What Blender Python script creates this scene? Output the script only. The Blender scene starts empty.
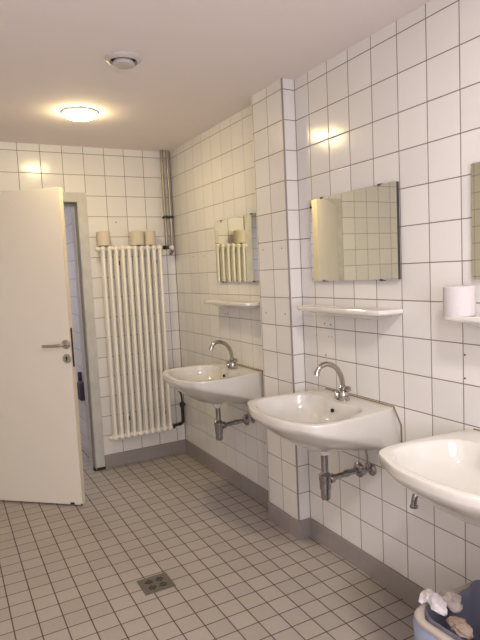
import bpy, bmesh, math, random
from mathutils import Vector, Matrix, noise
random.seed(7)
C = bpy.context.scene.collection
PI = math.pi
# ---------------------------------------------------------------- measured layout (metres)
W, D, H = 1.6626, 4.1504, 2.404      # right wall x, back wall y, ceiling z
P, ZB = .15, .1026                   # wall tile pitch, top of the skirting tiles
Y0, YFAR, X0 = 1.8423, 3.8636, 1.1408
YC, YL, CP = 2.4083, 2.7172, .0763   # pillar near edge, far edge, projection
XL, YB = -1.0, -1.1                  # left wall, wall behind the camera
CAMZ, YAW, PITCH, ROLL, FPX = 1.4564, .4907, -.0887, -.0476, 555.33

# ---------------------------------------------------------------- materials
def new_mat(name):
    m = bpy.data.materials.new(name); m.use_nodes = True
    nt = m.node_tree; b = nt.nodes['Principled BSDF']
    return m, nt, b
def rgb(r, g, b):                     # sRGB 0..255 -> linear
    f = lambda c: (c/255/12.92) if c/255 <= .04045 else ((c/255+.055)/1.055)**2.4
    return (f(r), f(g), f(b), 1)
def M(nt, op, a, b=None, c=None, clamp=False):
    n = nt.nodes.new('ShaderNodeMath'); n.operation = op; n.use_clamp = clamp
    for i, v in enumerate((a, b, c)):
        if v is None: continue
        if isinstance(v, (int, float)): n.inputs[i].default_value = v
        else: nt.links.new(v, n.inputs[i])
    return n.outputs[0]
def mix(nt, f, a, b):
    n = nt.nodes.new('ShaderNodeMix'); n.data_type = 'RGBA'
    for s, v in ((n.inputs[0], f), (n.inputs[6], a), (n.inputs[7], b)):
        if isinstance(v, (int, float)): s.default_value = v
        elif isinstance(v, tuple): s.default_value = v
        else: nt.links.new(v, s)
    return n.outputs[2]
def tile_mat(name, col, grout, axes, pitch, phases, gw=.0032, rough=.17, var=.04, bump=.25, dirt=None, second=None, spec=.5, thin=1.):
    m, nt, b = new_mat(name)
    g = nt.nodes.new('ShaderNodeNewGeometry'); s = nt.nodes.new('ShaderNodeSeparateXYZ')
    nt.links.new(g.outputs['Position'], s.inputs[0])
    dist, ids = [], []
    for ax, ph in zip(axes, phases):
        t = M(nt, 'DIVIDE', M(nt, 'SUBTRACT', s.outputs['XYZ'.index(ax)], ph), pitch)
        fr = M(nt, 'FRACT', t)
        dist.append(M(nt, 'MULTIPLY', M(nt, 'MINIMUM', fr, M(nt, 'SUBTRACT', 1, fr)), pitch))
        if ax == 'Y' and thin != 1.: dist[-1] = M(nt, 'MULTIPLY', dist[-1], thin)
        ids.append(M(nt, 'FLOOR', t))
    dmin = M(nt, 'MINIMUM', *dist) if len(dist) == 2 else dist[0]
    mr = nt.nodes.new('ShaderNodeMapRange'); mr.interpolation_type = 'SMOOTHSTEP'
    nt.links.new(dmin, mr.inputs[0]); mr.inputs[1].default_value = gw*.35; mr.inputs[2].default_value = gw*.85
    tile = mr.outputs[0]
    cx = nt.nodes.new('ShaderNodeCombineXYZ')
    for i, v in enumerate(ids): nt.links.new(v, cx.inputs[i])
    wn = nt.nodes.new('ShaderNodeTexWhiteNoise'); wn.noise_dimensions = '3D'; nt.links.new(cx.outputs[0], wn.inputs[0])
    dark = tuple(c*(1-var*2) for c in col[:3])+(1,)
    c1 = mix(nt, wn.outputs['Value'], col, dark)
    no = nt.nodes.new('ShaderNodeTexNoise'); no.inputs['Scale'].default_value = 3.0; no.inputs['Detail'].default_value = 5
    nt.links.new(g.outputs['Position'], no.inputs['Vector'])
    c1 = mix(nt, M(nt, 'MULTIPLY', no.outputs[0], .35), c1, second or dark)
    if dirt:
        n2 = nt.nodes.new('ShaderNodeTexNoise'); n2.inputs['Scale'].default_value = 60; n2.inputs['Detail'].default_value = 6
        nt.links.new(g.outputs['Position'], n2.inputs['Vector'])
        c1 = mix(nt, M(nt, 'MULTIPLY', n2.outputs[0], .3), c1, dirt)
    out = mix(nt, tile, grout, c1)
    nt.links.new(out, b.inputs['Base Color'])
    nt.links.new(M(nt, 'ADD', M(nt, 'MULTIPLY', M(nt, 'SUBTRACT', 1, tile), .6), rough, clamp=True), b.inputs['Roughness'])
    b.inputs['Specular IOR Level'].default_value = spec
    m2 = nt.nodes.new('ShaderNodeMapRange'); m2.interpolation_type = 'SMOOTHSTEP'
    nt.links.new(dmin, m2.inputs[0]); m2.inputs[1].default_value = 0; m2.inputs[2].default_value = gw*1.5
    n3 = nt.nodes.new('ShaderNodeTexNoise'); n3.inputs['Scale'].default_value = 9; nt.links.new(g.outputs['Position'], n3.inputs['Vector'])
    bp = nt.nodes.new('ShaderNodeBump'); bp.inputs['Strength'].default_value = bump; bp.inputs['Distance'].default_value = .004
    nt.links.new(M(nt, 'ADD', m2.outputs[0], M(nt, 'MULTIPLY', n3.outputs[0], .8)), bp.inputs['Height'])
    nt.links.new(bp.outputs[0], b.inputs['Normal'])
    return m
def plain(name, col, rough=.4, metal=0., noise_scale=20, amount=.12, dark=None, bump=0., spec=.5, coat=0.):
    m, nt, b = new_mat(name)
    tc = nt.nodes.new('ShaderNodeNewGeometry')
    no = nt.nodes.new('ShaderNodeTexNoise'); no.inputs['Scale'].default_value = noise_scale; no.inputs['Detail'].default_value = 5
    nt.links.new(tc.outputs['Position'], no.inputs['Vector'])
    dk = dark or tuple(c*.6 for c in col[:3])+(1,)
    nt.links.new(mix(nt, M(nt, 'MULTIPLY', no.outputs[0], amount*2), col, dk), b.inputs['Base Color'])
    b.inputs['Roughness'].default_value = rough; b.inputs['Metallic'].default_value = metal
    b.inputs['Specular IOR Level'].default_value = spec
    b.inputs['Coat Weight'].default_value = coat; b.inputs['Coat Roughness'].default_value = .06
    if bump:
        bp = nt.nodes.new('ShaderNodeBump'); bp.inputs['Strength'].default_value = bump; bp.inputs['Distance'].default_value = .003
        nt.links.new(no.outputs[0], bp.inputs['Height']); nt.links.new(bp.outputs[0], b.inputs['Normal'])
    return m

TILE = rgb(234, 232, 226); GROUT = rgb(120, 104, 97); GROUT2 = rgb(150, 134, 118); GROUT3 = rgb(126, 110, 98)
m_near = tile_mat('wall_tile_near', TILE, GROUT, 'YZ', P, (Y0, ZB), second=rgb(222, 219, 216))
m_far = tile_mat('wall_tile_far', TILE, GROUT2, 'YZ', P, (YFAR, ZB), thin=1.9, second=rgb(222, 219, 212))
m_col = tile_mat('pillar_face_tile', TILE, GROUT3, 'YZ', P, (YC, ZB), second=rgb(222, 219, 212))
m_rows = tile_mat('pillar_side_tile', TILE, GROUT, 'Z', P, (ZB,), second=rgb(222, 219, 212))
m_back = tile_mat('wall_tile_back', TILE, GROUT3, 'XZ', P, (X0, ZB), second=rgb(222, 219, 208))
m_side = tile_mat('wall_tile_side', TILE, GROUT, 'YZ', P, (0, ZB), second=rgb(222, 219, 212))
m_floor = tile_mat('floor_tile', rgb(180, 172, 162), rgb(80, 67, 59), 'XY', .0994, (.6481, 2.6154), gw=.0040, rough=.42, var=.06, bump=.3, dirt=rgb(142, 130, 120), second=rgb(160, 151, 142), spec=.4)
m_base = tile_mat('skirting_tile', rgb(158, 151, 146), rgb(152, 145, 140), 'Y', .0994, (.31,), gw=.002, rough=.35, var=.03, bump=.1, dirt=rgb(136, 126, 125))
m_baseb = tile_mat('skirting_tile_back', rgb(158, 151, 146), rgb(152, 145, 140), 'X', .0994, (.6481,), gw=.002, rough=.35, var=.03, bump=.1, dirt=rgb(136, 126, 125))
m_ceil = plain('ceiling_paint', rgb(243, 234, 230), .9, noise_scale=160, amount=.05, bump=.25)
m_door = plain('door_paint', rgb(240, 233, 217), .45, noise_scale=6, amount=.05)
m_dooredge = plain('door_edge_paint', rgb(226, 216, 192), .4, noise_scale=8, amount=.05)
m_frame = plain('door_frame_paint', rgb(214, 213, 204), .4, noise_scale=12, amount=.3, dark=rgb(150, 148, 138))
m_seal = plain('door_seal', rgb(128, 125, 118), .7)
m_rad = plain('radiator_enamel', rgb(242, 238, 224), .32, noise_scale=12, amount=.06)
m_pipe = plain('painted_pipe', rgb(166, 158, 140), .26, .4, noise_scale=14, amount=.2)
m_steel = plain('dull_steel', rgb(104, 102, 98), .42, .7, noise_scale=40, amount=.3)
m_dark = plain('dark_iron', rgb(52, 50, 48), .5, .4, noise_scale=30)
m_cer = plain('basin_ceramic', rgb(216, 213, 204), .1, noise_scale=5, amount=.02, coat=.5)
m_cer2 = plain('shelf_ceramic', rgb(226, 222, 214), .12, noise_scale=5, amount=.02, coat=.4)
m_chrome = plain('chrome', rgb(196, 192, 186), .13, 1., noise_scale=35, amount=.22, dark=rgb(110, 106, 100))
m_oldch = plain('worn_chrome', rgb(186, 184, 184), .2, 1., noise_scale=50, amount=.3, dark=rgb(100, 98, 100))
m_handle = plain('brushed_handle', rgb(192, 186, 178), .32, .9, noise_scale=60, amount=.2)
m_black = plain('black_hole', (.012, .011, .01, 1), .8)
m_mir = plain('mirror_glass', rgb(246, 247, 234), .02, 1., noise_scale=2, amount=.01)
m_mback = plain('mirror_backing', rgb(62, 60, 54), .5)
m_paper = plain('paper_roll', rgb(206, 200, 200), .95, noise_scale=90, amount=.08, bump=.3)
m_paper2 = plain('recycled_paper', rgb(214, 204, 182), .95, noise_scale=90, amount=.1, bump=.3)
m_core = plain('cardboard_core', rgb(88, 72, 54), .9)
m_white = plain('white_plastic', rgb(222, 216, 206), .4, noise_scale=10, amount=.04)
m_vent = plain('vent_plastic', rgb(204, 198, 192), .45, noise_scale=10, amount=.06)
m_drain = plain('drain_steel', rgb(128, 122, 114), .4, .6, noise_scale=60, amount=.3)
m_caulk = plain('old_caulk', rgb(140, 120, 88), .8, noise_scale=60, amount=.3)
m_trim = plain('edge_profile', rgb(150, 142, 138), .4, .2, noise_scale=20)
m_bin = plain('bin_plastic', rgb(88, 90, 104), .35, noise_scale=10)
m_tis = plain('white_tissue', rgb(226, 222, 222), .95, noise_scale=30, amount=.1, bump=.4)
m_tis2 = plain('used_paper_towel', rgb(160, 142, 126), .95, noise_scale=25, amount=.3, dark=rgb(120, 98, 84), bump=.5)
m_cream = plain('cream_rim', rgb(182, 172, 160), .55, noise_scale=20, amount=.1)
m_disp = plain('dark_holder', rgb(76, 70, 84), .6)
def bag_mat(name, col, alpha):
    m = plain(name, col, .25, noise_scale=14, amount=.25, bump=.5)
    m.node_tree.nodes['Principled BSDF'].inputs['Alpha'].default_value = alpha
    return m
m_bag = bag_mat('bin_bag_film', rgb(112, 112, 126), .84)
m_bagin = bag_mat('bag_inner_film', rgb(170, 182, 212), .95)
def emis(name, col, s):
    m, nt, b = new_mat(name)
    b.inputs['Base Color'].default_value = (.9, .85, .7, 1)
    b.inputs['Emission Color'].default_value = col; b.inputs['Emission Strength'].default_value = s
    return m
m_lamp = emis('lamp_diffuser', (1, .79, .40, 1), 112)

# ---------------------------------------------------------------- mesh helpers
def link(name, bm, mat, parent=None, smooth=True, angle=35, bevel=0, loc=None):
    bmesh.ops.recalc_face_normals(bm, faces=bm.faces[:])
    me = bpy.data.meshes.new(name); bm.to_mesh(me); bm.free()
    for m in (mat if isinstance(mat, (list, tuple)) else [mat]): me.materials.append(m)
    if smooth:
        for p in me.polygons: p.use_smooth = True
        try: me.set_sharp_from_angle(angle=math.radians(angle))
        except Exception: pass
    o = bpy.data.objects.new(name, me); C.objects.link(o)
    if loc is not None: o.location = loc
    if parent is not None:
        o.parent = parent
        if loc is None: o.matrix_parent_inverse = pmat(parent).inverted()
    if bevel:
        b = o.modifiers.new('bevel', 'BEVEL'); b.width = bevel; b.segments = 3; b.limit_method = 'ANGLE'
    return o
def pmat(o):
    m = Matrix.LocRotScale(o.location, o.rotation_euler, o.scale)
    return (pmat(o.parent) @ o.matrix_parent_inverse @ m) if o.parent else m
def thing(name, label, cat, loc, group=None):
    o = bpy.data.objects.new(name, None); C.objects.link(o); o.location = loc; o.empty_display_size = .05
    o['label'] = label; o['category'] = cat
    if group: o['group'] = group
    return o
def tag(o, label, cat, group=None):
    o['label'] = label; o['category'] = cat
    if group: o['group'] = group
    return o
def struct(o): o['kind'] = 'structure'; return o
def box(bm, x0, x1, y0, y1, z0, z1, mi=0):
    r = bmesh.ops.create_cube(bm, size=1)
    for v in r['verts']:
        v.co = Vector((x0+(v.co.x+.5)*(x1-x0), y0+(v.co.y+.5)*(y1-y0), z0+(v.co.z+.5)*(z1-z0)))
    for f in {f for v in r['verts'] for f in v.link_faces}: f.material_index = mi
    return r['verts']
def BM(): return bmesh.new()
def frame_of(d):
    d = d.normalized(); a = Vector((0, 0, 1)) if abs(d.z) < .9 else Vector((1, 0, 0))
    u = d.cross(a).normalized(); return u, d.cross(u).normalized()
def tube(bm, pts, rad, n=16, cap=True):
    pts = [Vector(p) for p in pts]; k = len(pts)
    rad = rad if isinstance(rad, (list, tuple)) else [rad]*k
    rings = []; u = None
    for i, p in enumerate(pts):
        d = (pts[min(i+1, k-1)]-pts[max(i-1, 0)]).normalized()
        if u is None: u, v = frame_of(d)
        else:
            u = (u-d*u.dot(d)).normalized(); v = d.cross(u)
        rings.append([bm.verts.new(p+(u*math.cos(t)+v*math.sin(t))*rad[i]) for t in [2*PI*j/n for j in range(n)]])
    for a, b in zip(rings, rings[1:]):
        for j in range(n): bm.faces.new((a[j], a[(j+1) % n], b[(j+1) % n], b[j]))
    if cap: bm.faces.new(rings[0]); bm.faces.new(rings[-1])
def lathe(bm, c, prof, n=32, axis='Z', cap=True):
    """prof: (radius, height along axis) from c"""
    c = Vector(c); ax = {'X': Vector((1, 0, 0)), 'Y': Vector((0, 1, 0)), 'Z': Vector((0, 0, 1))}[axis] if isinstance(axis, str) else Vector(axis).normalized()
    u, v = frame_of(ax); rings = []
    for r, h in prof:
        rings.append([bm.verts.new(c+ax*h+(u*math.cos(t)+v*math.sin(t))*max(r, 1e-4)) for t in [2*PI*j/n for j in range(n)]])
    for a, b in zip(rings, rings[1:]):
        for j in range(n): bm.faces.new((a[j], a[(j+1) % n], b[(j+1) % n], b[j]))
    if cap: bm.faces.new(rings[0]); bm.faces.new(rings[-1])
def smooth_path(pts, sub=6):
    pts = [Vector(p) for p in pts]; out = []
    for i in range(len(pts)-1):
        p0, p1, p2, p3 = pts[max(i-1, 0)], pts[i], pts[i+1], pts[min(i+2, len(pts)-1)]
        for s in range(sub):
            t = s/sub
            out.append(.5*((2*p1)+(-p0+p2)*t+(2*p0-5*p1+4*p2-p3)*t*t+(-p0+3*p1-3*p2+p3)*t**3))
    out.append(pts[-1]); return out
def resample(pts, n):
    L = [0]
    for a, b in zip(pts, pts[1:]): L.append(L[-1]+(b-a).length)
    out = []
    for k in range(n):
        t = L[-1]*k/(n-1); i = 0
        while i < len(L)-2 and L[i+1] < t: i += 1
        f = (t-L[i])/max(L[i+1]-L[i], 1e-9); out.append(pts[i].lerp(pts[i+1], min(f, 1)))
    return out

# ---------------------------------------------------------------- room shell
T = .12
XO0, XO1, ZO = .018, .926, 2.010        # door opening in the back wall
b = BM(); box(b, XL-T, W+T, YB-T, 7.0, -.08, 0); struct(link('floor', b, m_floor, smooth=False))
b = BM(); box(b, XL-T, W+T, YB-T, 7.0, H, H+.1); struct(link('ceiling', b, m_ceil, smooth=False))
b = BM(); box(b, W, W+T, YB-T, YC+.01, 0, H, 0); box(b, W, W+T, YC+.01, D+T, 0, H, 1)
wr = struct(link('wall_right', b, [m_near, m_far], smooth=False))
b = BM(); box(b, W-CP, W, YC, YL, 0, H, 0)
for f in b.faces:
    if abs(f.normal.y) > .5: f.material_index = 1
pil = struct(link('wall_pillar', b, [m_col, m_rows], smooth=False))
b = BM(); box(b, XL-T, XO0, D, D+T, 0, H); box(b, XO1, W+T, D, D+T, 0, H); box(b, XO0, XO1, D, D+T, ZO, H)
wb = struct(link('wall_back', b, m_back, smooth=False))
b = BM(); box(b, XL-T, XL, YB-T, 7.0, 0, H); struct(link('wall_left', b, m_side, smooth=False))
b = BM(); box(b, XL-T, W+T, YB-T, YB, 0, H); struct(link('wall_front', b, m_back, smooth=False))
# room beyond the doorway
b = BM(); box(b, .985, 1.1, D+T, 7.0, 0, H); struct(link('wall_passage', b, m_side, smooth=False))
b = BM(); box(b, XL-T, 1.1, 6.88, 7.0, 0, H); struct(link('wall_passage_end', b, m_back, smooth=False))
# skirting
BT = .006
def base(name, boxes, mat):
    b = BM()
    for q in boxes: box(b, *q)
    struct(link(name, b, mat, smooth=False, bevel=.002))
base('baseboard_right', [(W-BT, W, YB, YC-BT, 0, ZB), (W-BT, W, YL+BT, D-BT, 0, ZB)], m_base)
base('baseboard_pillar', [(W-CP-BT, W-CP, YC-BT, YL+BT, 0, ZB), (W-CP, W-BT, YC-BT, YC, 0, ZB)], m_base)
base('baseboard_back', [(.992, W, D-BT, D, 0, ZB), (XL, -.05, D-BT, D, 0, ZB)], m_baseb)
base('baseboard_left', [(XL, XL+BT, YB, D, 0, ZB)], m_base)
# metal/grout edge of the pillar
b = BM(); box(b, W-.0035, W, D-.0035, D, ZB, H); struct(link('trim_2', b, plain('corner_grout', rgb(120, 106, 92), .8), smooth=False))
b = BM(); box(b, W-.002, W, YC-.002, YC, ZB, H); struct(link('trim_3', b, plain('corner_grout', rgb(110, 98, 92), .8), smooth=False))
b = BM(); tube(b, [(W-CP+.002, YC+.002, ZB), (W-CP+.002, YC+.002, H)], .0052, 10)
struct(link('trim_1', b, m_trim))
# old screw holes
def hole(parent, p, n, r=.004):
    b = BM(); n = Vector(n)
    lathe(b, p, [(r, .0006), (r*.8, .0012)], 10, axis=n)
    link('screw_hole', b, m_black, parent)
for y, z, r in ((2.221, 1.175, .0042), (2.173, 1.172, .0042), (2.295, 1.111, .0022), (2.192, 1.112, .0025), (2.168, 1.112, .0025), (2.220, 1.017, .0045), (1.384, 1.111, .004), (1.385, 1.024, .004),
             (3.797, 1.575, .0045), (3.602, 1.571, .0045), (3.786, 1.284, .004), (3.281, 1.175, .005), (3.313, 1.174, .005)):
    hole(wr, (W, y, z), (-1, 0, 0), r)
for y, z in ((2.66, 1.563), (2.469, 1.563), (2.657, 1.215), (2.46, 1.217)): hole(pil, (W-CP, y, z), (-1, 0, 0))
hole(wb, (1.201, D, 1.861), (0, -1, 0), .005)

# ---------------------------------------------------------------- door and frame
door = bpy.data.objects.new('door_1', None); C.objects.link(door); struct(door)
door.location = (.018, 4.128, 0)
door['label'] = 'cream white flush door standing ajar in its grey frame'; 
FD = Vector((.743, -.669, 0)).normalized()            # along the leaf from hinge to free edge
FN = Vector((.669, .743, 0)).normalized()             # from the visible face into the leaf
F0 = Vector((.683, 3.532, 0))                         # visible face at the free edge
LW = .892
def dpt(u, t, z): return F0-FD*u+FN*t+Vector((0, 0, z))   # u from the free edge, t into leaf
def dbox(bm, u0, u1, t0, t1, z0, z1):
    vs = box(bm, 0, 1, 0, 1, 0, 1)
    for v in vs: v.co = dpt(u0+v.co.x*(u1-u0), t0+v.co.y*(t1-t0), z0+v.co.z*(z1-z0))
b = BM(); dbox(b, .004, LW, 0, .040, .012, 2.014); leaf = link('door_leaf', b, m_door, door, smooth=False, bevel=.0025)
b = BM(); dbox(b, 0, .004, .001, .039, .012, 2.014); link('door_edge', b, m_dooredge, leaf, smooth=False)
b = BM(); dbox(b, -.0012, 0, .010, .030, .905, 1.150); link('lock_plate', b, m_dark, leaf, smooth=False)
b = BM(); dbox(b, .055, .085, -.0006, .0, .0125, .026); dbox(b, .0, .012, -.0006, 0, .0125, .020); link('paint_chip', b, m_dark, leaf, smooth=False)
b = BM(); lathe(b, dpt(.030, 0, 1.049), [(.029, 0), (.029, .006), (.026, .009)], 28, axis=-FN); ros = link('handle_rose', b, m_handle, door)
b = BM(); tube(b, smooth_path([dpt(.030, -.004, 1.049), dpt(.030, -.035, 1.049), dpt(.037, -.050, 1.049), dpt(.060, -.054, 1.048), dpt(.105, -.054, 1.046), dpt(.163, -.052, 1.045)], 5), .0095, 14)
link('door_handle', b, m_handle, ros)
b = BM(); lathe(b, dpt(.030, 0, .960), [(.029, 0), (.029, .005), (.026, .008)], 28, axis=-FN); kr = link('keyhole_rose', b, m_handle, door)
b = BM(); lathe(b, dpt(.030, -.008, .966), [(.0065, 0), (.0065, .001)], 16, axis=-FN); dbox(b, .0265, .0335, -.0092, -.008, .945, .966)
link('keyhole', b, m_black, kr)
# handle on the far side of the leaf (seen in the mirror only as a dark stroke)
b = BM(); lathe(b, dpt(.030, .040, 1.049), [(.029, 0), (.029, .006), (.026, .009)], 28, axis=FN); r2 = link('handle_rose', b, m_handle, door)
b = BM(); tube(b, smooth_path([dpt(.030, .044, 1.049), dpt(.030, .075, 1.049), dpt(.055, .092, 1.049), dpt(.12, .094, 1.046), dpt(.178, .092, 1.045)], 5), .0095, 14)
link('door_handle', b, m_handle, r2)
for z in (.28, 1.60):
    b = BM(); tube(b, [dpt(LW+.006, .046, z), dpt(LW+.006, .046, z+.12)], .011, 14); dbox(b, LW-.05, LW+.002, .040, .043, z+.005, z+.115)
    link('hinge', b, m_steel, door)
# steel frame: face profile on this side, lining through the wall, rebate with a dark seal
b = BM()
box(b, XO1, .990, D-.012, D+.0, 0, ZO+.065); box(b, -.046, XO0, D-.012, D, 0, ZO+.065); box(b, XO0, XO1, D-.012, D, ZO, ZO+.065)
fr = link('door_frame', b, m_frame, door, smooth=False, bevel=.003)
b = BM()
box(b, XO1-.004, XO1, D-.012, D+T+.012, 0, ZO); box(b, XO0, XO0+.004, D-.012, D+T+.012, 0, ZO); box(b, XO0+.004, XO1-.004, D-.012, D+T+.012, ZO-.004, ZO)
box(b, XO1-.020, XO1-.004, D+.045, D+T+.012, 0, ZO-.004); box(b, XO0+.004, XO0+.020, D+.045, D+T+.012, 0, ZO-.004); box(b, XO0+.02, XO1-.02, D+.045, D+T+.012, ZO-.02, ZO-.004)
link('frame_lining', b, m_frame, fr, smooth=False)
b = BM()
box(b, XO1-.016, XO1-.005, D+.037, D+.045, 0, ZO-.006); box(b, XO0+.02, XO1-.02, D+.037, D+.045, ZO-.016, ZO-.006)
link('door_seal', b, m_seal, fr, smooth=False)
b = BM(); box(b, XO1, .992, D-.016, D-.0, 0, .022); box(b, XO1-.02, XO1, D-.013, D+.04, 0, .012); link('scuff_plate', b, m_dark, fr, smooth=False)
# dark holder on the passage wall
t = thing('wall_dispenser', 'small dark dispenser low on the tiled wall beyond the door gap', 'dispenser', (.985, 4.66, .46))
b = BM(); box(b, .935, .985, 4.58, 4.70, .45, .60); link('housing', b, m_disp, t, bevel=.012)
b = BM(); box(b, .955, .9845, 4.72, 4.735, .45, .67); link('back_plate', b, m_disp, t, bevel=.003)

# ---------------------------------------------------------------- radiator
t = thing('radiator', 'tall cream white column radiator hanging on the back wall', 'radiator', (1.27, 4.09, .24))
PX, RX0 = .0485, 1.062
yF, yB = 4.045, 4.088
for i in range(10):
    x = RX0+i*PX; b = BM()
    tube(b, [(x, yF, .26), (x, yF, 1.658)], .0125, 14, cap=False); tube(b, [(x, yB, .26), (x, yB, 1.658)], .0105, 14, cap=False)
    for z, s in ((1.661, 1), (.252, -1)):
        # header lobe: a rounded block swelling from the tubes, front to back
        pts = [(x, yF-.021, z), (x, yF-.019, z), (x, yF-.010, z), (x, yF+.01, z), (x, (yF+yB)/2, z), (x, yB-.01, z), (x, yB+.010, z), (x, yB+.019, z), (x, yB+.021, z)]
        tube(b, pts, [.003, .010, .0185, .0205, .018, .0205, .0185, .010, .003], 16)
        tube(b, [(x, yF, z-s*.045), (x, yF, z)], [.0125, .0175], 14, cap=False)
        tube(b, [(x, yB, z-s*.045), (x, yB, z)], [.0125, .0175], 14, cap=False)
        tube(b, [(x-PX/2, (yF+yB)/2, z), (x+PX/2, (yF+yB)/2, z)], .0155, 14)
    link('section', b, m_rad, t, angle=50)
for z in (1.661, .252):
    b = BM(); lathe(b, (RX0-PX/2-.002, (yF+yB)/2, z), [(.016, 0), (.016, -.012), (.010, -.014), (.010, -.022)], 12, axis='X')
    link('end_plug', b, m_rad, t)
for x in (RX0+2.5*PX, RX0+8.5*PX):
    for z in (.36, 1.54):
        b = BM(); box(b, x-.006, x+.006, yB-.01, D-.001, z, z+.03); link('wall_bracket', b, m_dark, t, bevel=.002)
# valve at the top right
xe = RX0+9.5*PX
b = BM(); tube(b, [(xe, 4.072, 1.661), (xe+.02, 4.072, 1.661)], .012, 12); lathe(b, (xe+.02, 4.072, 1.661), [(.017, 0), (.017, .014)], 6, axis='X'); tube(b, [(xe+.03, 4.072, 1.661), (xe+.062, 4.06, 1.661)], .013, 12)
va = link('valve_body', b, m_dark, t)
b = BM(); lathe(b, (xe+.070, 4.040, 1.658), [(.010, .03), (.016, .024), (.019, .01), (.019, -.008), (.016, -.015), (.007, -.018)], 20, axis='Y'); link('thermostat_knob', b, m_white, va)
b = BM(); tube(b, smooth_path([(xe, 4.072, .252), (xe+.03, 4.075, .258), (xe+.06, 4.08, .258)], 3), .011, 12); lathe(b, (xe+.006, 4.072, .252), [(.018, 0), (.018, .016)], 6, axis='X'); link('return_valve', b, m_dark, t)
# pipes in the corner
for x, zb, lab, gx in ((1.577, 1.655, 'left of the two thin painted heating pipes rising to the ceiling beside the radiator', 0), (1.622, 1.62, 'right of the two thin painted heating pipes, nearest the room corner above the radiator', 1)):
    t = thing('heating_pipe', lab, 'pipe', (x, 4.10, zb), 'painted heating pipes in the corner')
    b = BM()
    if gx: pts = [(x, 4.10, H), (x, 4.10, 1.66), (x, 4.108, 1.63), (x, 4.13, 1.615), (x, D, 1.612)]
    else: pts = [(x, 4.10, H), (x, 4.10, 1.69), (x, 4.10, 1.676)]
    tube(b, pts, .0125, 16); link('pipe_run', b, m_pipe, t)
    b = BM(); lathe(b, (x, 4.10, 1.886), [(.0145, 0), (.0165, .003), (.0165, .017), (.0145, .02)], 16); box(b, x-.005, x+.005, 4.075, D, 1.889, 1.903); box(b, x+.014, x+.022, 4.094, 4.106, 1.887, 1.905)
    link('pipe_clamp', b, m_dark, t)
t = thing('return_pipe', 'short dark return pipe with a collar low in the room corner', 'pipe', (1.625, 4.09, .25))
b = BM(); tube(b, smooth_path([(xe+.063, 4.08, .258), (1.600, 4.085, .258), (1.618, 4.088, .268), (1.624, 4.09, .295), (1.624, 4.09, .40)], 5), .013, 14); tube(b, [(1.624, 4.09, .40), (1.624, 4.09, .47), (1.626, 4.11, .50), (1.628, D, .515)], .007, 12)
link('pipe_run', b, m_dark, t)
b = BM(); lathe(b, (1.624, 4.09, .395), [(.021, 0), (.021, .032)], 8); box(b, 1.625, 1.650, 4.084, 4.096, .405, .416); link('collar', b, m_dark, t)

# ---------------------------------------------------------------- paper rolls
def paper_roll(x, y, z, r, h, label, mat, group=None):
    t = thing('paper_roll', label, 'paper roll', (x, y, z), group)
    b = BM(); lathe(b, (x, y, z), [(.02, .002), (r-.004, 0), (r, .003), (r, h-.003), (r-.004, h), (.02, h-.002), (.0195, h*.5), (.0195, .002)], 40, cap=False)
    link('paper', b, mat, t, angle=50)
    b = BM(); lathe(b, (x, y, z), [(.0192, .001), (.0192, h-.003), (.0178, h-.003), (.0178, .001)], 24, cap=False); link('core', b, m_core, t)
    return t
zr = 1.6815
G = 'paper rolls standing on the radiator'
paper_roll(1.078, 4.073, zr, .050, .105, 'beige toilet roll alone on the left end of the radiator', m_paper2, G)
paper_roll(1.333, 4.073, zr, .053, .105, 'beige toilet roll on the radiator, left of the right-hand pair', m_paper2, G)
paper_roll(1.434, 4.073, zr, .043, .105, 'slimmer beige toilet roll nearest the right end of the radiator', m_paper2, G)

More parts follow.
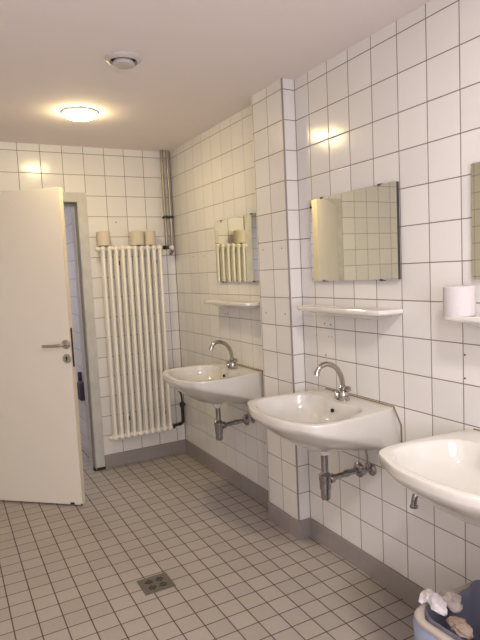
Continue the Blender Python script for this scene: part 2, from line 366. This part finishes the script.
# ---------------------------------------------------------------- wash basins
def basin(cy, ZT, lab):
    """built with its own wall-fixed origin; u runs along the wall, v out from it"""
    t = thing('washbasin', lab, 'washbasin', (W, cy, ZT), 'white washbasins along the right wall')
    pt = lambda u, v, z: Vector((W-.001-v, cy+u, z))
    half = smooth_path([(0, .516, 0), (.11, .506, 0), (.197, .472, 0), (.258, .437, 0), (.281, .370, 0), (.283, .25, 0), (.282, .12, 0), (.28, 0, 0)], 6)
    back = [Vector((.28, 0, 0)), Vector((0, 0, 0))]
    htop = smooth_path([(0, .516, 0), (.11, .506, 0), (.197, .473, 0), (.259, .438, 0), (.281, .370, 0), (.279, .25, 0), (.265, .12, 0), (.247, .02, 0), (.236, 0, 0)], 6)
    btop = [Vector((.236, 0, 0)), Vector((0, 0, 0))]
    ih = smooth_path([(0, .486, 0), (.10, .476, 0), (.180, .446, 0), (.232, .398, 0), (.250, .330, 0), (.246, .25, 0), (.222, .175, 0), (.190, .136, 0)], 6)
    ib = smooth_path([(.190, .136, 0), (.15, .122, 0), (.10, .120, 0), (.055, .130, 0), (0, .134, 0)], 4)
    def close(a, bk, n1=26, n2=12):
        h = resample(a, n1)+resample(bk, n2)[1:]
        return h+[Vector((-p.x, p.y, 0)) for p in reversed(h[1:-1])]
    out, inn, top = close(half, back), close(ih, ib), close(htop, btop)
    N = len(out); cu = Vector((0, .2, 0)); ci = Vector((0, .245, 0))
    b = BM(); rings = []
    def zl(p): return ZT-.034-(max(0, 1-p.y/.46)**1.1)*.148
    for s in (.08, .2, .34, .48, .62, .74, .85, .93, .975, 1.0):
        ring = []
        for p in out:
            q = cu.lerp(p, s); k = s**1.75
            z = ZT-.208+(zl(p)-ZT+.208)*k
            if s == 1.0: z += .006
            if p.y < .02: q.y = max(0, q.y*.0)
            ring.append(pt(q.x, q.y, z))
        rings.append(ring)
    for f, z in ((.3, None), (.7, None), (1.0, -.014)):
        rings.append([pt(*p.lerp(q, f).xy, (ZT-.014) if z else (zl(p)+.006)*(1-f)+(ZT-.014)*f) for p, q in zip(out, top)])
    for off, z in ((1.0, -.004), (.995, -.0005), (.985, 0.0)):
        rings.append([pt(*(cu.lerp(p, off) if p.y > .02 else Vector((p.x*off, 0, 0))).xy, ZT+z) for p in top])
    rings.append([pt(*(p+(q-p)*.06).xy, ZT) for p, q in zip(inn, top)])
    for s, z in ((1.0, -.001), (.985, -.005), (.97, -.014), (.955, -.03), (.93, -.052), (.88, -.072), (.80, -.088), (.66, -.103), (.48, -.114), (.28, -.122), (.1, -.127)):
        rings.append([pt(*ci.lerp(p, s).xy, ZT+z) for p in inn])
    vr = [[b.verts.new(p) for p in r] for r in rings]
    for a, c in zip(vr, vr[1:]):
        for j in range(N): b.faces.new((a[j], a[(j+1) % N], c[(j+1) % N], c[j]))
    b.faces.new(vr[0]); b.faces.new(vr[-1])
    body = link('basin', b, m_cer, t, angle=48)
    # overflow and waste
    b = BM(); lathe(b, pt(0, .1445, ZT-.040), [(.009, 0), (.009, .006)], 16, axis=(-1, 0, .25)); link('overflow_hole', b, m_black, body)
    b = BM(); lathe(b, pt(0, .245, ZT-.128), [(.031, 0), (.031, .004), (.024, .005), (.018, .002)], 28); link('drain_ring', b, m_chrome, body)
    # yellowed seal against the wall
    b = BM(); tube(b, [(W-.002, cy-.281, ZT-.165), (W-.002, cy-.279, ZT-.07), (W-.002, cy-.238, ZT+.001), (W-.002, cy+.238, ZT+.001), (W-.002, cy+.279, ZT-.07), (W-.002, cy+.281, ZT-.165)], .0035, 8); link('wall_seal', b, m_caulk, t)
    # tap
    x = W-.083
    b = BM(); lathe(b, (x, cy, ZT-.001), [(.030, 0), (.031, .004), (.028, .009), (.023, .016), (.023, .034), (.019, .042), (.0145, .048), (.0185, .052), (.0185, .062), (.013, .068)], 26)
    tap = link('tap_body', b, m_chrome, t)
    b = BM(); tube(b, smooth_path([(x, cy, ZT+.055), (x-.003, cy, ZT+.085), (x-.014, cy, ZT+.122), (x-.042, cy, ZT+.158), (x-.085, cy, ZT+.176), (x-.120, cy, ZT+.170), (x-.141, cy, ZT+.148)], 6), .0118, 16)
    tube(b, [(x-.140, cy, ZT+.152), (x-.145, cy, ZT+.132)], .0125, 16)
    link('spout', b, m_chrome, tap)
    b = BM(); lathe(b, (x-.006, cy+.004, ZT+.022), [(.010, 0), (.012, .010), (.018, .014), (.020, .020), (.019, .028), (.012, .033)], 16, axis=(-.8, .55, .1))
    lathe(b, (x+.004, cy-.008, ZT+.044), [(.007, 0), (.008, .012), (.013, .015), (.013, .026), (.008, .03)], 14, axis=(.35, -.8, .45))
    link('tap_knob', b, m_chrome, tap)
    # bottle trap
    xt = W-.2
    b = BM(); lathe(b, (xt, cy, .648), [(.034, .008), (.033, -.010), (.026, -.026), (.020, -.036)], 24)
    link('waste_collar', b, m_cer2, t)
    b = BM(); tube(b, [(xt, cy, .622), (xt, cy, .530)], .0155, 18); lathe(b, (xt, cy, .610), [(.0185, 0), (.0185, .012)], 18)
    trap = link('trap_pipe', b, m_oldch, t)
    b = BM(); lathe(b, (xt, cy, .400), [(.008, 0), (.019, .004), (.0225, .014), (.0225, .050), (.0255, .052), (.0265, .066), (.0265, .090), (.029, .094), (.029, .118), (.022, .124), (.0165, .130)], 24); link('trap_bottle', b, m_oldch, trap)
    b = BM(); tube(b, [(xt+.022, cy, .492), (W-.002, cy, .499)], .0135, 16)
    lathe(b, (xt+.024, cy, .492), [(.019, 0), (.0215, .003), (.0215, .020), (.017, .024)], 16, axis=(1, 0, .03)); lathe(b, (xt+.115, cy, .4965), [(.0165, 0), (.0165, .020)], 16, axis=(1, 0, .03))
    link('trap_arm', b, m_oldch, trap)
    b = BM(); lathe(b, (W, cy, .499), [(.036, 0), (.036, -.006), (.028, -.014), (.016, -.018)], 26, axis='X'); link('wall_flange', b, m_oldch, trap)
    # angle valve with supply tube
    b = BM(); yv = cy-.088
    lathe(b, (W, yv, .526), [(.029, 0), (.029, -.006), (.020, -.012), (.012, -.015)], 24, axis='X')
    tube(b, [(W-.012, yv, .526), (W-.048, yv, .526)], .010, 14); lathe(b, (W-.048, yv, .526), [(.012, 0), (.018, -.003), (.018, -.018), (.012, -.022)], 12, axis='X')
    tube(b, [(W-.030, yv, .526), (W-.030, yv, .560)], .009, 12)
    vv = link('angle_valve', b, m_oldch, t)
    b = BM(); tube(b, smooth_path([(W-.030, yv, .56), (W-.030, yv, .60), (W-.045, yv+.01, .66), (W-.06, yv+.04, .72)], 4), .005, 10); link('supply_tube', b, m_oldch, vv)
    return t
basin(3.085, .845, 'white ceramic washbasin nearest the radiator, far end of the row')
basin(1.990, .845, 'middle white washbasin, fully visible just in front of the tiled pillar')
basin(1.108, .842, 'nearest white washbasin, cut off by the right edge above the bin')
# bent chrome outlet on the wall between the two nearer basins
t = thing('wall_outlet', 'short bent chrome pipe outlet on the wall below the nearest washbasin', 'pipe', (W, 1.575, .552))
b = BM(); tube(b, smooth_path([(W, 1.555, .562), (W-.050, 1.555, .558), (W-.070, 1.557, .552), (W-.084, 1.560, .535), (W-.088, 1.562, .510), (W-.088, 1.563, .500)], 5), .0115, 14); link('pipe_run', b, m_oldch, t)
b = BM(); lathe(b, (W-.088, 1.563, .502), [(.0125, 0), (.016, -.003), (.016, -.011), (.0115, -.013)], 16); link('outlet_ring', b, m_oldch, t)
b = BM(); lathe(b, (W, 1.555, .562), [(.026, 0), (.026, -.005), (.014, -.010)], 20, axis='X'); link('wall_flange', b, m_oldch, t)

# ---------------------------------------------------------------- shelves
def shelf(cy, lab):
    zt = 1.268
    hs = smooth_path([(0, .128, 0), (.15, .128, 0), (.25, .126, 0), (.288, .118, 0), (.304, .095, 0), (.308, .05, 0), (.309, 0, 0)], 5)
    h = resample(hs, 22)+[Vector((.16, 0, 0)), Vector((0, 0, 0))]
    out = h+[Vector((-p.x, p.y, 0)) for p in reversed(h[1:-1])]; N = len(out)
    b = BM(); rings = []
    c = Vector((0, 0, 0))
    def R(su, sv, z): return [Vector((W-.0015-max(p.y*sv, .006 if sv in (.95, .93, .90) else 0), cy+p.x*su, zt+z)) for p in out]
    for su, sv, z in ((.40, .20, -.050), (.60, .42, -.047), (.74, .60, -.036), (.82, .74, -.026), (.95, .91, -.0225), (.985, .975, -.020), (1, 1, -.014), (1, 1, -.003), (.993, .985, 0), (.975, .95, .0), (.965, .93, -.003), (.95, .90, -.0045)):
        rings.append([b.verts.new(p) for p in R(su, sv, z)])
    for a, d in zip(rings, rings[1:]):
        for j in range(N): b.faces.new((a[j], a[(j+1) % N], d[(j+1) % N], d[j]))
    b.faces.new(rings[0]); b.faces.new(rings[-1])
    o = link('wall_shelf', b, m_cer2, None, angle=28)
    tag(o, lab, 'shelf', 'white ceramic shelves under the mirrors')
    return o
shelf(3.10, 'white ceramic shelf between the farthest mirror and the farthest washbasin')
shelf(1.995, 'white ceramic shelf under the middle mirror, empty and fully visible')
shelf(1.085, 'white ceramic shelf at the right edge carrying a paper roll')
paper_roll(1.5875, 1.343, 1.2632, .0535, .104, 'white toilet roll standing on the shelf at the right edge', m_paper)

# ---------------------------------------------------------------- mirrors
def mirror(y0, y1, lab):
    cy = (y0+y1)/2
    t = thing('mirror', lab, 'mirror', (W, cy, 1.389), 'frameless mirrors above the shelves')
    b = BM(); box(b, W-.018, W-.003, y0+.001, y1-.001, 1.3895, 1.7835); link('backing', b, m_mback, t, smooth=False)
    b = BM(); box(b, W-.0190, W-.018, y0, y1, 1.388, 1.785); link('glass', b, m_mir, t, smooth=False)
    for u in (-.2, .2):
        for z, s in ((1.785, 1), (1.388, -1)):
            b = BM(); box(b, W-.021, W-.001, cy+u-.009, cy+u+.009, z-.001 if s > 0 else z-.004, z+.004 if s > 0 else z+.001); box(b, W-.021, W-.0192, cy+u-.009, cy+u+.009, z-.004 if s > 0 else z, z if s > 0 else z+.004)
            link('clip', b, m_steel, t, smooth=False)
mirror(2.785, 3.375, 'frameless wall mirror farthest away, reflecting the radiator')
mirror(1.693, 2.288, 'frameless wall mirror in the middle, reflecting door and yellowish tiles')
mirror(.733, 1.333, 'frameless wall mirror at the right edge above the toilet roll shelf')

# ---------------------------------------------------------------- ceiling fittings
LX, LY = .787, 3.30
t = thing('ceiling_lamp', 'round lit ceiling lamp with a warm glow in front of the door', 'ceiling lamp', (LX, LY, H))
b = BM(); lathe(b, (LX, LY, H), [(.103, 0), (.103, -.005), (.097, -.009), (.090, -.009), (.088, -.004), (.088, 0)], 48, cap=False); link('rim', b, m_white, t)
b = BM(); lathe(b, (LX, LY, H), [(.0875, -.003), (.087, -.018), (.078, -.029), (.055, -.036), (.03, -.039), (.001, -.0395)], 48, cap=False); link('diffuser', b, m_lamp, t)
VX, VY = .787, 2.44
t = thing('ceiling_vent', 'round white extractor vent valve in the ceiling', 'vent', (VX, VY, H))
b = BM(); lathe(b, (VX, VY, H), [(.080, 0), (.080, -.002), (.078, -.006), (.068, -.015), (.061, -.017), (.058, -.010), (.057, 0)], 48, cap=False); link('collar', b, m_vent, t)
b = BM(); lathe(b, (VX, VY, H), [(.0565, -.0005), (.0565, -.002), (.001, -.002)], 40, cap=False); link('throat', b, m_black, t)
b = BM(); lathe(b, (VX, VY, H), [(.034, -.002), (.036, -.010), (.044, -.014), (.047, -.020), (.046, -.030), (.040, -.033), (.001, -.034)], 48, cap=False); link('valve_disc', b, m_vent, t)

# ---------------------------------------------------------------- floor drain
dx, dy = .780, 2.429
t = thing('floor_drain', 'square steel floor drain with slots set into the floor tiles', 'drain', (dx, dy, 0))
b = BM(); box(b, dx-.0745, dx+.0745, dy-.0695, dy+.0695, .0002, .0028); pl = link('plate', b, m_drain, t, smooth=False, bevel=.001)
b = BM()
for q in range(4):
    a = math.radians(45+90*q)
    cx, cy = dx+.030*math.cos(a)*1.25, dy+.030*math.sin(a)*1.25
    for k in (-1, 0, 1):
        L = .038 if k == 0 else .030
        vs = box(b, -L/2, L/2, -.0032, .0032, .0026, .0032)
        ang = a+PI/2
        for v in vs:
            x, y = v.co.x, v.co.y+k*.0115
            ra = a
            v.co.x = cx+x*math.cos(ra)-y*math.sin(ra); v.co.y = cy+x*math.sin(ra)+y*math.cos(ra)
link('slots', b, m_black, pl, smooth=False)

# ---------------------------------------------------------------- waste bin
BX, BY, HX, HY, CR, BH = 1.395, 1.045, .192, .195, .075, .36
t = thing('waste_bin', 'waste bin with cream rim and blue grey bag at the bottom right corner', 'bin', (BX, BY, 0))
def rr(n, gx, gy, cr):
    out = []
    for qx, qy, a0 in ((1, 1, 0), (-1, 1, 90), (-1, -1, 180), (1, -1, 270)):
        for k in range(n):
            a = math.radians(a0+90*k/(n-1)); out.append(((gx-cr)*qx+cr*math.cos(a), (gy-cr)*qy+cr*math.sin(a)))
    pts = [Vector((x, y, 0)) for x, y in out]; pts.append(pts[0].copy()); return resample(pts, 121)[:-1]
OUT = rr(10, HX, HY, CR)
def shell(name, mat, prof, parent, amp=0., freq=3., seed=0., lift=None, angle=60, cap=False):
    """prof: (offset outwards, z) rings following the rounded-square outline"""
    b = BM(); rings = []; n = len(OUT)
    for off, z in prof:
        ring = []
        for p in OUT:
            k = off; d = p.normalized()
            w = noise.noise(Vector((p.x*freq*8, p.y*freq*8, z*9+seed)))*amp
            q = p+d*(k+w); zz = z+w*.6+(lift(p, z) if lift else 0)
            ring.append(b.verts.new((BX+q.x, BY+q.y, max(zz, .002))))
        rings.append(ring)
    for a, c in zip(rings, rings[1:]):
        for j in range(n): b.faces.new((a[j], a[(j+1) % n], c[(j+1) % n], c[j]))
    if cap: b.faces.new(rings[0])
    return link(name, b, mat, parent, angle=angle)
shell('bin_body', m_bin, [(-.05, 0), (-.045, .004), (-.012, BH-.02), (-.004, BH-.004), (-.010, BH-.004), (-.055, .012)], t, cap=True)
shell('bin_rim', m_cream, [(.002, BH-.012), (.004, BH-.004), (.002, BH+.002), (-.006, BH+.005), (-.022, BH+.003), (-.028, BH-.004), (-.029, BH-.018)], t, amp=.003)
shell('bag_skirt', m_bagin, [(.002, BH-.008), (.008, BH-.03), (.006, BH-.09), (-.004, BH-.16), (-.006, BH-.22)], t, amp=.010, freq=2.2, seed=3)
def lift(p, z):
    f = max(0, min(1, (p.x/HX+.15)))*max(0, min(1, (p.y/HY+.6)))
    return (f*.022 if z > BH-.05 else 0)
shell('bin_bag', m_bag, [(-.030, BH-.012), (-.030, BH+.006), (-.036, BH+.009), (-.044, BH-.004), (-.050, BH-.05), (-.065, BH-.14), (-.10, BH-.23), (-.17, BH-.26)], t, amp=.014, freq=2.0, seed=9, lift=lift, angle=80)
def crumple(name, cat, lab, pts, rad, mat, seed, squash=.6):
    """a crushed sheet: a twisted, folded strip with thickness"""
    b = BM(); path = smooth_path(pts, 7); n = 22; rings = []
    K = len(path)
    for i, p in enumerate(path):
        f = i/(K-1); r = rad*(math.sin(PI*min(max(f, .04), .96))**.5)
        ring = []
        d = (path[min(i+1, K-1)]-path[max(i-1, 0)]).normalized(); u, v = frame_of(d)
        for j in range(n):
            a = 2*PI*j/n
            w = 1+.55*noise.noise(Vector((math.cos(a)*1.7+seed, math.sin(a)*1.7, f*5.5)))+.3*noise.noise(Vector((math.cos(a)*4+seed, math.sin(a)*4, f*14)))
            ring.append(b.verts.new(p+(u*math.cos(a)+v*math.sin(a)*squash)*r*w))
        rings.append(ring)
    for a, c in zip(rings, rings[1:]):
        for j in range(n): b.faces.new((a[j], a[(j+1) % n], c[(j+1) % n], c[j]))
    b.faces.new(rings[0]); b.faces.new(rings[-1])
    return tag(link(name, b, mat, None, angle=28), lab, cat, 'crumpled paper in the waste bin')
crumple('crumpled_tissue', 'tissue', 'crumpled white tissue poking up over the rim of the waste bin', [(1.2710, 1.2440, 0.3660), (1.2980, 1.2440, 0.3820), (1.3040, 1.2190, 0.3860), (1.2910, 1.1840, 0.3790), (1.2860, 1.1540, 0.3690)], .024, m_tis, 3.1)
crumple('paper_towel', 'paper towel', 'crumpled brownish paper towel lying in the waste bin beside the white tissue', [(1.2860, 1.1440, 0.3600), (1.2860, 1.1160, 0.3660), (1.2810, 1.0860, 0.3640), (1.2760, 1.0540, 0.3580)], .025, m_tis2, 8.7)
crumple('paper_towel', 'paper towel', 'flat beige paper towel behind the white tissue at the back of the bin', [(1.3360, 1.2220, 0.3660), (1.3580, 1.2090, 0.3820), (1.3510, 1.1790, 0.3740), (1.3380, 1.1540, 0.3600)], .029, m_cream, 5.2, .5)

# ---------------------------------------------------------------- lights
def area(name, loc, rot, size, size_y, power, col, shape='RECTANGLE'):
    l = bpy.data.lights.new(name, 'AREA'); l.shape = shape; l.size = size; l.size_y = size_y; l.energy = power; l.color = col
    o = bpy.data.objects.new(name, l); C.objects.link(o); o.location = loc; o.rotation_euler = rot
    return o
# daylight from a window behind the camera, and a second ceiling lamp there
area('window_daylight', (.0, YB+.05, 1.55), (math.radians(98), 0, math.radians(4)), 1.3, 1.2, 58, (.93, .87, 1.0))
area('second_lamp_light', (.75, .35, H-.03), (0, 0, 0), .25, .25, 27, (1, .93, .90), 'DISK')
area('passage_light', (.1, 5.7, H-.05), (0, 0, 0), .5, .5, 20, (.86, .82, 1.0), 'DISK')
w = bpy.data.worlds.new('world'); bpy.context.scene.world = w; w.use_nodes = True
w.node_tree.nodes['Background'].inputs[0].default_value = (.6, .6, .65, 1); w.node_tree.nodes['Background'].inputs[1].default_value = .3

# ---------------------------------------------------------------- camera
def raydir(x, y):
    u0, v0 = x, y
    cr, sr = math.cos(ROLL), math.sin(ROLL); u = cr*u0+sr*v0; v = -sr*u0+cr*v0
    a, bb, c = u/FPX, 1, -v/FPX
    cp, sp = math.cos(PITCH), math.sin(PITCH); y1 = cp*bb-sp*c; z = sp*bb+cp*c
    cy, sy = math.cos(YAW), math.sin(YAW); return Vector((cy*a+sy*y1, -sy*a+cy*y1, z))
f0 = raydir(0, 0); right = (raydir(1, 0)-f0).normalized(); up = -(raydir(0, 1)-f0).normalized(); fw = f0.normalized()
cam = bpy.data.cameras.new('camera'); co = bpy.data.objects.new('camera', cam); C.objects.link(co)
cam.sensor_fit = 'HORIZONTAL'; cam.sensor_width = 36; cam.lens = FPX*36/480; cam.clip_start = .02
R = Matrix((right, up, -fw)).transposed().to_4x4(); R.translation = Vector((0, 0, CAMZ)); co.matrix_world = R
bpy.context.scene.camera = co
vs = bpy.context.scene.view_settings
vs.view_transform = 'Standard'; vs.look = 'None'; vs.exposure = -0.12
